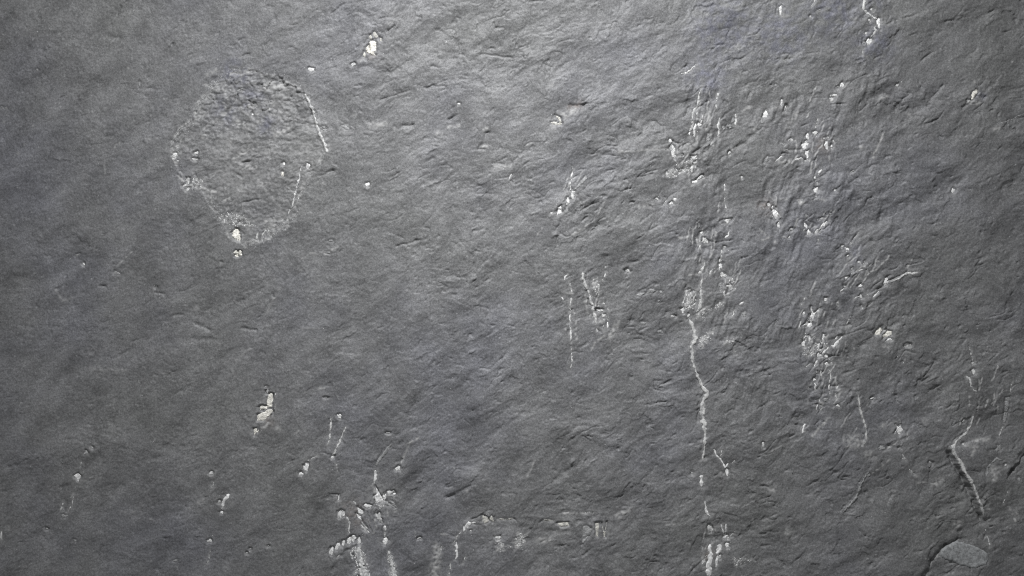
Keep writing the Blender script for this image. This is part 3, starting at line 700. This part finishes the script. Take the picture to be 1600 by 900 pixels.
a = Area(0, 600, 3)
a.chip([(345, 432), (362, 420), (378, 432), (365, 455)], m="w")
a.vein([(1075, 515, 13), (1050, 550, 15), (1040, 585, 8)], m="w")
a.vein([(382, 365, 7), (375, 390, 5)], [(345, 510, 5), (338, 560, 5), (315, 600, 5)], [(300, 540, 4), (282, 595, 7)], [(1003, 458, 6), (998, 480, 9)], [(985, 775, 4), (980, 820, 4), (965, 850, 4)], [(42, 665, 8), (38, 680, 7)], [(10, 690, 6), (6, 725, 10)])
a.blob((982, 735, 8, 7), (1040, 602, 6), m="w")
a.blob((402, 322, 7), (990, 418, 9, 6, 25), (1158, 792, 4), (1175, 772, 4), (1258, 757, 5, 3), (218, 679, 6, 5), (1028, 550, 6, 5), (430, 300, 4), m="g")
a.blob((350, 735, 6, 7), (300, 620, 14, 7), (820, 828, 9, 5), m="d")
a.pale([(380, 440, 10), (470, 440, 10)], [(890, 580, 16), (960, 540, 16)], [(560, 600, 12), (640, 600, 10)], [(680, 630, 10), (740, 640, 8)], [(150, 525, 10)], [(1090, 560, 16)], [(270, 160, 10)], [(660, 55, 12)], [(970, 125, 10)], [(0, 490, 6), (20, 485, 6)], [(730, 685, 6), (780, 683, 6)], k=0.13)
a.groove([(720, 350, 24), (745, 345, 20)], [(290, 490, 24), (320, 470, 20)], [(1040, 270, 20)], [(300, 570, 8), (310, 600, 8)], [(350, 410, 10)], [(40, 390, 20), (90, 380, 16)], [(850, 40, 14), (890, 10, 14)], [(410, 95, 10), (430, 95, 10)], d=1.6)

a = Area(500, 0, 3)
a.blob((223, 865, 7, 9), m="w")
a.vein([(898, 815, 5), (885, 840, 5)], m="w")
a.blob((155, 300, 7, 9), (650, 485, 5), m="g")
a.blob((118, 593, 17, 9), (20, 600, 10, 8), m="d")
a.pale([(250, 580, 16)], [(320, 575, 14)], [(600, 595, 14), (650, 590, 14)], [(760, 690, 14), (780, 685, 14)], [(160, 540, 16)], [(330, 830, 8), (355, 815, 8)], [(780, 600, 16)], [(1080, 400, 14)], k=0.3)
a.groove([(625, 155, 22), (640, 40, 18)], [(750, 340, 12), (770, 315, 12)], [(770, 630, 12), (795, 620, 10)], [(750, 690, 12), (760, 675, 10)], [(810, 760, 10), (860, 770, 10)], [(520, 310, 14), (560, 312, 10)], [(310, 805, 8), (355, 795, 8)], [(0, 820, 16), (60, 800, 14)], [(60, 60, 12), (110, 20, 12)], [(610, 560, 20), (640, 530, 18)], [(760, 70, 16)], [(970, 10, 10), (1040, 5, 10)], [(820, 135, 10), (860, 130, 8)], [(740, 250, 10), (900, 270, 10)], [(330, 850, 8), (360, 830, 8)], [(360, 600, 16), (430, 585, 12)], [(1110, 330, 16), (1160, 290, 14)], [(640, 270, 6), (660, 240, 6)], [(280, 470, 8), (420, 420, 6)], [(500, 410, 8), (600, 370, 8)], [(280, 90, 8), (330, 75, 8)], d=1.8)
a = Area(40, 360, 3)
a.groove([(145, 275, 14), (180, 255, 14), (190, 210, 10)], [(410, 185, 16)], [(345, 262, 12), (370, 265, 10)], [(145, 370, 12)], [(1095, 410, 10), (1140, 340, 14)], [(1010, 460, 14), (1080, 470, 12)], [(500, 520, 16), (560, 500, 14)], [(790, 510, 30), (860, 510, 30)], [(800, 440, 20), (860, 470, 20)], [(700, 770, 14), (760, 730, 14)], [(690, 400, 14), (740, 395, 12)], [(440, 590, 24), (500, 550, 18)], [(610, 295, 12), (650, 298, 10)], [(860, 40, 20)], [(915, 150, 16)], d=1.7)
a.blob((271, 158, 5), (608, 268, 4), m="g")
a.blob((425, 200, 12, 7), (545, 775, 5, 5), (243, 115, 9, 4, -30), m="d")
a.pale([(430, 165, 7), (500, 100, 7)], k=0.25)
a.pale([(1120, 400, 12), (1190, 270, 14)], [(140, 280, 12), (170, 330, 12), (215, 315, 12)], [(800, 370, 30)], [(470, 660, 12), (300, 650, 20)], [(1280, 185, 14), (1310, 190, 10)], [(1290, 130, 12), (1420, 100, 16)], [(1300, 460, 14), (1370, 460, 10)], [(900, 540, 20)], [(985, 610, 10), (1070, 540, 10)], k=0.13)
a = Area(560, 100, 3)
a.groove([(995, 195, 18), (1055, 195, 20)], [(630, 465, 10), (690, 440, 8)], [(730, 465, 10), (745, 440, 8)], [(590, 330, 14), (612, 318, 10)], [(360, 345, 10), (390, 350, 8)], [(560, 400, 8), (600, 398, 8)], [(150, 535, 10), (185, 510, 8)], [(310, 460, 16), (350, 440, 14)], [(550, 780, 14), (590, 770, 12)], [(180, 855, 14), (290, 825, 10)], [(1040, 690, 8), (1160, 620, 10)], [(1340, 160, 14), (1380, 140, 10)], [(400, 100, 10), (310, 110, 8)], [(430, 260, 16), (470, 230, 14)], [(170, 290, 16), (250, 285, 14)], [(670, 690, 10)], [(690, 760, 12)], d=2.0)
a.pale([(370, 325, 22)], [(580, 400, 16)], [(440, 295, 14), (470, 285, 10)], [(640, 485, 18), (710, 480, 14)], [(60, 290, 24), (130, 280, 20)], [(590, 310, 20)], [(1130, 690, 8), (1160, 640, 8)], [(1010, 800, 10), (1060, 770, 8)], [(860, 770, 8), (840, 800, 8)], k=0.3)
a = Area(440, 600, 2.857)
a.groove([(1010, 420, 40), (1050, 340, 50)], [(1210, 440, 24), (1330, 350, 20)], [(740, 510, 14), (840, 460, 14)], [(840, 130, 30), (870, 115, 20)], [(510, 350, 14), (540, 340, 12)], [(600, 490, 30), (690, 420, 24)], [(920, 240, 30), (1080, 130, 20)], [(1250, 250, 26), (1330, 180, 20)], [(945, 680, 8), (945, 750, 8)], [(700, 270, 50), (760, 240, 40)], d=1.3)
a.pale([(1130, 340, 8), (1100, 410, 10)], [(830, 480, 12), (850, 475, 10)], [(1260, 580, 8), (1390, 575, 8)], [(1500, 590, 20), (1560, 560, 16)], [(560, 270, 10), (610, 240, 8)], [(690, 720, 26), (680, 850, 30)], k=0.3)
a = Area(0, 0, 3)
a.vein([(0, 500, 6), (40, 510, 8)], m="d")
a.blob((178, 330, 6, 5), (655, 395, 4, 12, 10), m="d")
a.pale([(540, 690, 12), (560, 670, 10)], [(700, 655, 14)], [(90, 720, 14)], [(600, 320, 10)], [(160, 590, 10)], [(20, 570, 12)], k=0.25)
a.groove([(520, 130, 12), (550, 70, 10), (565, 30, 10)], [(795, 240, 14), (810, 205, 12)], [(830, 130, 12), (855, 100, 12)], [(1020, 180, 14), (1025, 150, 10)], [(500, 640, 26), (530, 640, 18)], [(690, 415, 10), (725, 418, 10)], [(1120, 190, 10), (1145, 180, 8)], [(1135, 262, 10), (1170, 255, 8)], [(270, 480, 8), (330, 430, 8)], [(500, 170, 30), (560, 180, 30)], d=1.7)

# thin broken filaments that run with the streaks on the right, and scuffs inside the scar
def filament(x, y, an, L, wd, k):
    n = max(3, int(L / 5))
    pts = []
    for i in range(n + 1):
        t = i / n
        pts.append((x + math.cos(an) * L * t + random.uniform(-1.2, 1.2), y - math.sin(an) * L * t + random.uniform(-1.2, 1.2), wd * random.uniform(0.6, 1.3)))
    w, g = stroke_weight(pts, ragged=1.2)
    PALE[w] = np.maximum(PALE[w], np.clip(k * g * PATCH[w] * 1.6, 0, 0.9))
    H[w] += 0.55 * g
    w, g = stroke_weight([(a - 1.6, b + 0.4, 1.8) for a, b, c in pts], ragged=1.2)
    H[w] -= 0.8 * g
for cx, cy, sx, sy, n, an in ((1095, 190, 28, 45, 16, 82), (1075, 260, 26, 20, 12, 70), (1270, 230, 34, 45, 16, 72), (1225, 330, 30, 22, 8, 110), (1285, 350, 22, 14, 8, 55),
                              (1100, 410, 24, 60, 18, 84), (1140, 450, 18, 40, 10, 70), (1285, 540, 30, 45, 24, 76), (1330, 430, 24, 30, 12, 60), (1290, 610, 22, 24, 10, 75),
                              (1530, 640, 34, 60, 14, 70), (1380, 690, 40, 40, 8, 50), (930, 470, 16, 30, 8, 80), (590, 800, 40, 40, 12, 105), (1110, 850, 16, 30, 8, 82), (885, 300, 12, 22, 6, 65)):
    for _ in range(n):
        filament(random.gauss(cx, sx * 0.6), random.gauss(cy, sy * 0.6), math.radians(random.gauss(an, 14)), random.uniform(6, 26), random.uniform(1.2, 2.2), random.uniform(0.35, 0.95))
for _ in range(90):
    x, y = random.uniform(275, 505), random.uniform(112, 380)
    if poly_sd(np.array([x]), np.array([y]), SCAR)[0] < -3:
        near = max(0.0, 1 - (x - 275) / 160)
        filament(x, y, math.radians(random.gauss(35 if y < 220 else 60, 35)), random.uniform(4, 14), random.uniform(1.2, 2.4), 0.22 + 0.35 * near)

for x, y, r in ((553, 797, 15), (560, 815, 10), (1108, 868, 9), (1285, 228, 12), (1197, 322, 12), (903, 165, 8), (893, 168, 6), (580, 85, 8), (420, 660, 9)):
    w, g = stroke_weight([(x, y, r * 2)], ragged=3)
    RUST[w] = np.maximum(RUST[w], g * np.clip(0.6 + 0.7 * WOB[w], 0, 1))

# ------------------------------------------------------------------ thin oval flake at the lower right
FLAKE = [(1467, 867), (1472, 859), (1480, 853), (1488, 848), (1497, 846), (1508, 849), (1520, 852), (1531, 857), (1542, 864), (1544, 874), (1541, 882), (1532, 884), (1524, 888), (1512, 886), (1506, 884), (1497, 882), (1489, 877), (1481, 875), (1474, 872)]
w = window(1440, 1570, 825, 905)
sd = poly_sd(X[w], Y[w], FLAKE)
H[w] = H[w] * (1 - 0.55 * smooth(4, -3, sd)) + 0.55 * smooth(4, -3, sd) * np.mean(H[w][sd < 0])

# ------------------------------------------------------------------ materials
def nodes_of(name):
    m = bpy.data.materials.new(name)
    m.use_nodes = True
    nt = m.node_tree
    return m, nt, nt.nodes["Principled BSDF"]

def mul_noise(nt, coord, scale, detail, rough=0.5, stretch=None):
    n = nt.nodes.new("ShaderNodeTexNoise")
    n.inputs["Scale"].default_value = scale
    n.inputs["Detail"].default_value = detail
    n.inputs["Roughness"].default_value = rough
    if stretch:
        mp = nt.nodes.new("ShaderNodeMapping")
        mp.vector_type = "TEXTURE"
        mp.inputs["Rotation"].default_value = stretch[0]
        mp.inputs["Scale"].default_value = stretch[1]
        nt.links.new(coord, mp.inputs["Vector"])
        coord = mp.outputs["Vector"]
    nt.links.new(coord, n.inputs["Vector"])
    return n.outputs["Fac"]

def ramp(nt, fac, stops):
    r = nt.nodes.new("ShaderNodeValToRGB")
    el = r.color_ramp.elements
    while len(el) < len(stops):
        el.new(0.5)
    for e, (p, c) in zip(el, stops):
        e.position = p
        e.color = (c, c, c, 1) if isinstance(c, (int, float)) else (*c, 1)
    nt.links.new(fac, r.inputs["Fac"])
    return r.outputs["Color"]

def mix(nt, kind, fac, a, b):
    n = nt.nodes.new("ShaderNodeMix")
    n.data_type = "RGBA"
    n.blend_type = kind
    for sock, v in ((n.inputs[0], fac), (n.inputs[6], a), (n.inputs[7], b)):
        if isinstance(v, (int, float)):
            sock.default_value = v
        elif isinstance(v, tuple):
            sock.default_value = (*v, 1)
        else:
            nt.links.new(v, sock)
    return n.outputs[2]

def slate_colour(nt, coord):
    big = mul_noise(nt, coord, 7.0, 4, 0.6)
    c = ramp(nt, big, [(0.30, (0.155, 0.157, 0.153)), (0.50, (0.158, 0.159, 0.160)), (0.70, (0.156, 0.158, 0.170))])
    mid = mul_noise(nt, coord, 60.0, 5, 0.65, ((0, math.radians(-36), 0), (2.0, 1, 0.9)))
    c = mix(nt, "MULTIPLY", 1.0, c, ramp(nt, mid, [(0.26, 0.62), (0.5, 1.0), (0.74, 1.34)]))
    spot = mul_noise(nt, coord, 34.0, 4, 0.6, ((0, math.radians(-40), 0), (2.4, 1, 0.9)))
    c = mix(nt, "MULTIPLY", 1.0, c, ramp(nt, spot, [(0.27, 0.74), (0.44, 1.0), (0.75, 1.12)]))
    fine = mul_noise(nt, coord, 760.0, 3, 0.8)
    c = mix(nt, "MULTIPLY", 1.0, c, ramp(nt, fine, [(0.26, 0.54), (0.5, 1.0), (0.75, 1.62)]))
    dust = mul_noise(nt, coord, 300.0, 2, 0.5)
    c = mix(nt, "MIX", ramp(nt, dust, [(0.66, 0.0), (0.76, 0.45)]), c, (0.34, 0.345, 0.34))
    return c

def bump(nt, bsdf, coord, layers):
    prev = None
    for scale, detail, strength, dist in layers:
        f = mul_noise(nt, coord, scale, detail, 0.6)
        b = nt.nodes.new("ShaderNodeBump")
        b.inputs["Strength"].default_value = strength
        b.inputs["Distance"].default_value = dist
        nt.links.new(f, b.inputs["Height"])
        if prev:
            nt.links.new(prev, b.inputs["Normal"])
        prev = b.outputs["Normal"]
    nt.links.new(prev, bsdf.inputs["Normal"])

def attribute(nt, name):
    n = nt.nodes.new("ShaderNodeAttribute")
    n.attribute_name = name
    return n.outputs["Fac"]

def coords(nt):
    return nt.nodes.new("ShaderNodeTexCoord").outputs["Object"]

slate, nt, bs = nodes_of("slate")
co = coords(nt)
c = slate_colour(nt, co)
c = mix(nt, "MIX", attribute(nt, "violet"), c, mix(nt, "MULTIPLY", 1.0, c, (0.93, 0.94, 1.12)))
c = mix(nt, "MIX", attribute(nt, "rust"), c, mix(nt, "MULTIPLY", 1.0, c, (1.04, 0.92, 0.84)))
c = mix(nt, "MIX", attribute(nt, "pale"), c, (0.40, 0.40, 0.39))
nt.links.new(c, bs.inputs["Base Color"])
bs.inputs["Roughness"].default_value = 0.58
bs.inputs["Specular IOR Level"].default_value = 0.5
bump(nt, bs, co, [(900.0, 3, 0.35, 0.0004), (300.0, 4, 0.5, 0.0007)])

def mineral(name, light, dark, cover, rough=0.6):
    """mineral skin over slate; 'cover' is how much of it has held on, rims break up first"""
    m, nt, bs = nodes_of(name)
    co = coords(nt)
    f = mul_noise(nt, co, 380.0, 2, 0.6)
    c = ramp(nt, f, [(0.34, dark), (0.58, light)])
    g = mul_noise(nt, co, 900.0, 1, 0.5)
    c = mix(nt, "MULTIPLY", 1.0, c, ramp(nt, g, [(0.3, 0.80), (0.7, 1.10)]))
    h = mul_noise(nt, co, 620.0, 3, 0.7)
    a = nt.nodes.new("ShaderNodeMath")
    a.operation = "MULTIPLY_ADD"
    nt.links.new(attribute(nt, "core"), a.inputs[0])
    a.inputs[1].default_value = 0.34
    nt.links.new(h, a.inputs[2])
    k = ramp(nt, a.outputs[0], [(0.78 - 0.4 * cover, 0.0), (0.93 - 0.4 * cover, 1.0)])
    c = mix(nt, "MIX", k, (0.17, 0.172, 0.172), c)
    nt.links.new(c, bs.inputs["Base Color"])
    bs.inputs["Roughness"].default_value = rough
    bump(nt, bs, co, [(700.0, 3, 0.5, 0.0005)])
    return m

MAT = {
    "w": mineral("white_mineral", (0.90, 0.90, 0.88), (0.60, 0.60, 0.59), 1.02),
    "b": mineral("bright_white_mineral", (0.93, 0.91, 0.83), (0.70, 0.68, 0.61), 1.1),
    "c": mineral("cream_mineral", (0.62, 0.61, 0.55), (0.38, 0.375, 0.35), 0.95),
    "g": mineral("grey_white_mineral", (0.72, 0.72, 0.70), (0.38, 0.385, 0.38), 0.74),
    "v": mineral("grey_vein_mineral", (0.64, 0.64, 0.62), (0.36, 0.363, 0.36), 0.86),
    "h": mineral("broken_grey_mineral", (0.74, 0.74, 0.72), (0.36, 0.365, 0.365), 0.52),
    "d": mineral("dull_grey_mineral", (0.35, 0.353, 0.35), (0.23, 0.233, 0.23), 0.62),
    "f": mineral("pale_slate_flake", (0.33, 0.34, 0.34), (0.20, 0.205, 0.205), 1.1, 0.7),
}

# ------------------------------------------------------------------ the slab itself
DEPTH = 46.0          # units of stone behind the face
def build_slab():
    verts = np.empty((NY * NX, 3), np.float32)
    verts[:, 0] = ((X - CX) * S).ravel()
    verts[:, 1] = (-H * S).ravel()
    verts[:, 2] = ((CZ - Y) * S).ravel()
    idx = np.arange(NY * NX, dtype=np.int32).reshape(NY, NX)
    quads = np.stack([idx[1:, :-1], idx[1:, 1:], idx[:-1, 1:], idx[:-1, :-1]], -1).reshape(-1, 4)
    ring = np.concatenate([idx[0, :], idx[1:, -1], idx[-1, -2::-1], idx[-2:0:-1, 0]])
    nb = len(ring)
    back = verts[ring].copy()
    back[:, 1] = DEPTH * S
    base = NY * NX
    verts = np.concatenate([verts, back])
    k = np.arange(nb, dtype=np.int32)
    k2 = (k + 1) % nb
    side = np.stack([ring[k], ring[k2], base + k2, base + k], -1)
    faces = np.concatenate([quads, side])
    nq = len(faces)
    me = bpy.data.meshes.new("slate_slab")
    me.vertices.add(len(verts))
    me.vertices.foreach_set("co", verts.ravel())
    me.loops.add(nq * 4 + nb)
    me.polygons.add(nq + 1)
    me.loops.foreach_set("vertex_index", np.concatenate([faces.ravel(), (base + k)]).astype(np.int32))
    starts = np.concatenate([np.arange(nq, dtype=np.int32) * 4, [nq * 4]]).astype(np.int32)
    me.polygons.foreach_set("loop_start", starts)
    sm = np.ones(nq + 1, bool)
    sm[len(quads):] = False
    me.polygons.foreach_set("use_smooth", sm)
    me.update(calc_edges=True)
    for name, arr in (("pale", PALE), ("violet", VIOLET), ("rust", RUST)):
        at = me.attributes.new(name, "FLOAT", "POINT")
        at.data.foreach_set("value", np.concatenate([arr.ravel(), np.zeros(nb)]).astype(np.float32))
    me.materials.append(slate)
    o = bpy.data.objects.new("slate_slab", me)
    COL.objects.link(o)
    return o

slab = build_slab()
slab["label"] = "weathered dark grey slate slab with rippled cleft face, white mineral veins and chips"
slab["category"] = "slate slab"
slab["kind"] = "thing"

# ------------------------------------------------------------------ minerals set into the face
def lens_mesh(name, q, lift):
    xs = [p[0] for p in q]; ys = [p[1] for p in q]
    pts = [Vector(p) for p in q]
    n = len(q)
    span = min(max(xs) - min(xs), max(ys) - min(ys))
    st = 1.6
    gx, gy = np.meshgrid(np.arange(min(xs), max(xs), st), np.arange(min(ys), max(ys), st))
    gx = gx + rng.uniform(-0.4, 0.4, gx.shape); gy = gy + rng.uniform(-0.4, 0.4, gy.shape)
    sd = poly_sd(gx, gy, q)
    for x, y in zip(gx[sd < -0.55], gy[sd < -0.55]):
        pts.append(Vector((float(x), float(y))))
    vs, _, fs, _, _, _ = delaunay_2d_cdt(pts, [(i, (i + 1) % n) for i in range(n)], [], 1, 1e-4)
    vx = np.array([v[0] for v in vs]); vy = np.array([v[1] for v in vs])
    sd = np.minimum(poly_sd(vx, vy, q), 0)
    # rim sunk below the stone, body swelling above it
    out = []
    for x, y, d in zip(vx, vy, sd):
        rise = (lift + 0.25) * (1 - math.exp(d / 0.8)) - 0.30 * math.exp(d / 0.25)
        if d < -0.4:
            rise += random.uniform(-0.22, 0.22)
        out.append(to3(x, y, surf(x, y) + rise + 0.28))
    faces = []
    for f in fs:
        a, b, c = (out[i] for i in f[:3])
        ny = (b[2] - a[2]) * (c[0] - a[0]) - (b[0] - a[0]) * (c[2] - a[2])
        faces.append(tuple(f) if ny < 0 else tuple(reversed(f)))
    deep = max(0.3, float(-sd.min()))
    core = [min(1.0, max(-float(d) / 1.5, -0.7 * float(d) / deep)) for d in sd]
    return out, faces, core

def link_piece(name, out, faces, mat, label=None, kind=None, core=None):
    me = bpy.data.meshes.new(name)
    me.from_pydata(out, [], faces)
    for p in me.polygons:
        p.use_smooth = name != "mineral_chip"
    at = me.attributes.new("core", "FLOAT", "POINT")
    at.data.foreach_set("value", np.array(core if core else [0.8] * len(out), np.float32))
    me.materials.append(mat)
    o = bpy.data.objects.new(name, me)
    o.parent = slab
    COL.objects.link(o)
    if label:
        o["label"] = label
    if kind:
        o["kind"] = kind
    return o

for name, q, m, lift in PIECES:
    out, faces, core = lens_mesh(name, q, lift)
    if faces:
        link_piece(name, out, faces, MAT[m], core=core)

out, faces, core = lens_mesh("slate_flake", roughen(FLAKE, 0.8), 1.5)
link_piece("slate_flake", out, faces, MAT["f"], label="pale oval slate flake", core=core)

def speck(cx, cy, r, verts, faces):
    n = random.choice((5, 5, 6))
    e = random.uniform(0.55, 1.0); an = random.uniform(-0.4, 1.2) + math.pi * 0.35; ph = random.random() * 6.28
    b = len(verts)
    verts.append(to3(cx, cy, surf(cx, cy) + 0.30 + 0.35 * r * random.random()))
    for k in range(n):
        t = 2 * math.pi * k / n + ph
        rr = r * random.uniform(0.7, 1.25)
        ex, ey = rr * math.cos(t), rr * e * math.sin(t)
        x, y = cx + ex * math.cos(an) - ey * math.sin(an), cy - ex * math.sin(an) - ey * math.cos(an)
        verts.append(to3(x, y, surf(x, y) - 0.12))
    for k in range(n):
        f = (b, b + 1 + k, b + 1 + (k + 1) % n)
        p, q, s = (verts[i] for i in f)
        ny = (q[2] - p[2]) * (s[0] - p[0]) - (q[0] - p[0]) * (s[2] - p[2])
        faces.append(f if ny < 0 else f[::-1])

for q, dens, size, m in CRUSTS:
    verts, faces = [], []
    x0, x1 = min(p[0] for p in q), max(p[0] for p in q)
    y0, y1 = min(p[1] for p in q), max(p[1] for p in q)
    N = int((x1 - x0) * (y1 - y0) * dens * 1.35) + 4
    px = rng.uniform(x0, x1, N); py = rng.uniform(y0, y1, N)
    sd = poly_sd(px, py, q)
    keep = sd + rng.normal(0, 2.2, N) < -0.3
    for x, y in zip(px[keep], py[keep]):
        speck(float(x), float(y), size * random.choice((0.6, 0.8, 1.0, 1.3)), verts, faces)
    if faces:
        link_piece("mineral_crust", verts, faces, MAT[m], kind="stuff")

verts, faces = [], []
for x, y, r in SHARDS:
    speck(x, y, r, verts, faces)
link_piece("mineral_shards", verts, faces, MAT["g"], kind="stuff")

# broken pale lip along the left and lower edge of the scar
verts, faces = [], []
for i in range(len(SCAR)):
    p, q = SCAR[i], SCAR[(i + 1) % len(SCAR)]
    L = math.hypot(q[0] - p[0], q[1] - p[1])
    left = p[0] < 345 or p[1] > 300
    for _ in range(int(L * (1.5 if left else 0.25))):
        t = random.random()
        speck(p[0] + (q[0] - p[0]) * t + random.gauss(1.5, 3.5), p[1] + (q[1] - p[1]) * t + random.gauss(-1, 3.5), random.uniform(0.6, 1.5), verts, faces)
link_piece("mineral_crust", verts, faces, MAT["d"], kind="stuff")

for m, N, r0, r1 in (("d", 520, 0.7, 1.7), ("g", 70, 0.4, 0.9)):
    verts, faces = [], []
    for _ in range(N):
        speck(random.uniform(-300, 1900), random.uniform(-200, 1100), random.uniform(r0, r1), verts, faces)
    link_piece("mineral_dust", verts, faces, MAT[m], kind="stuff")
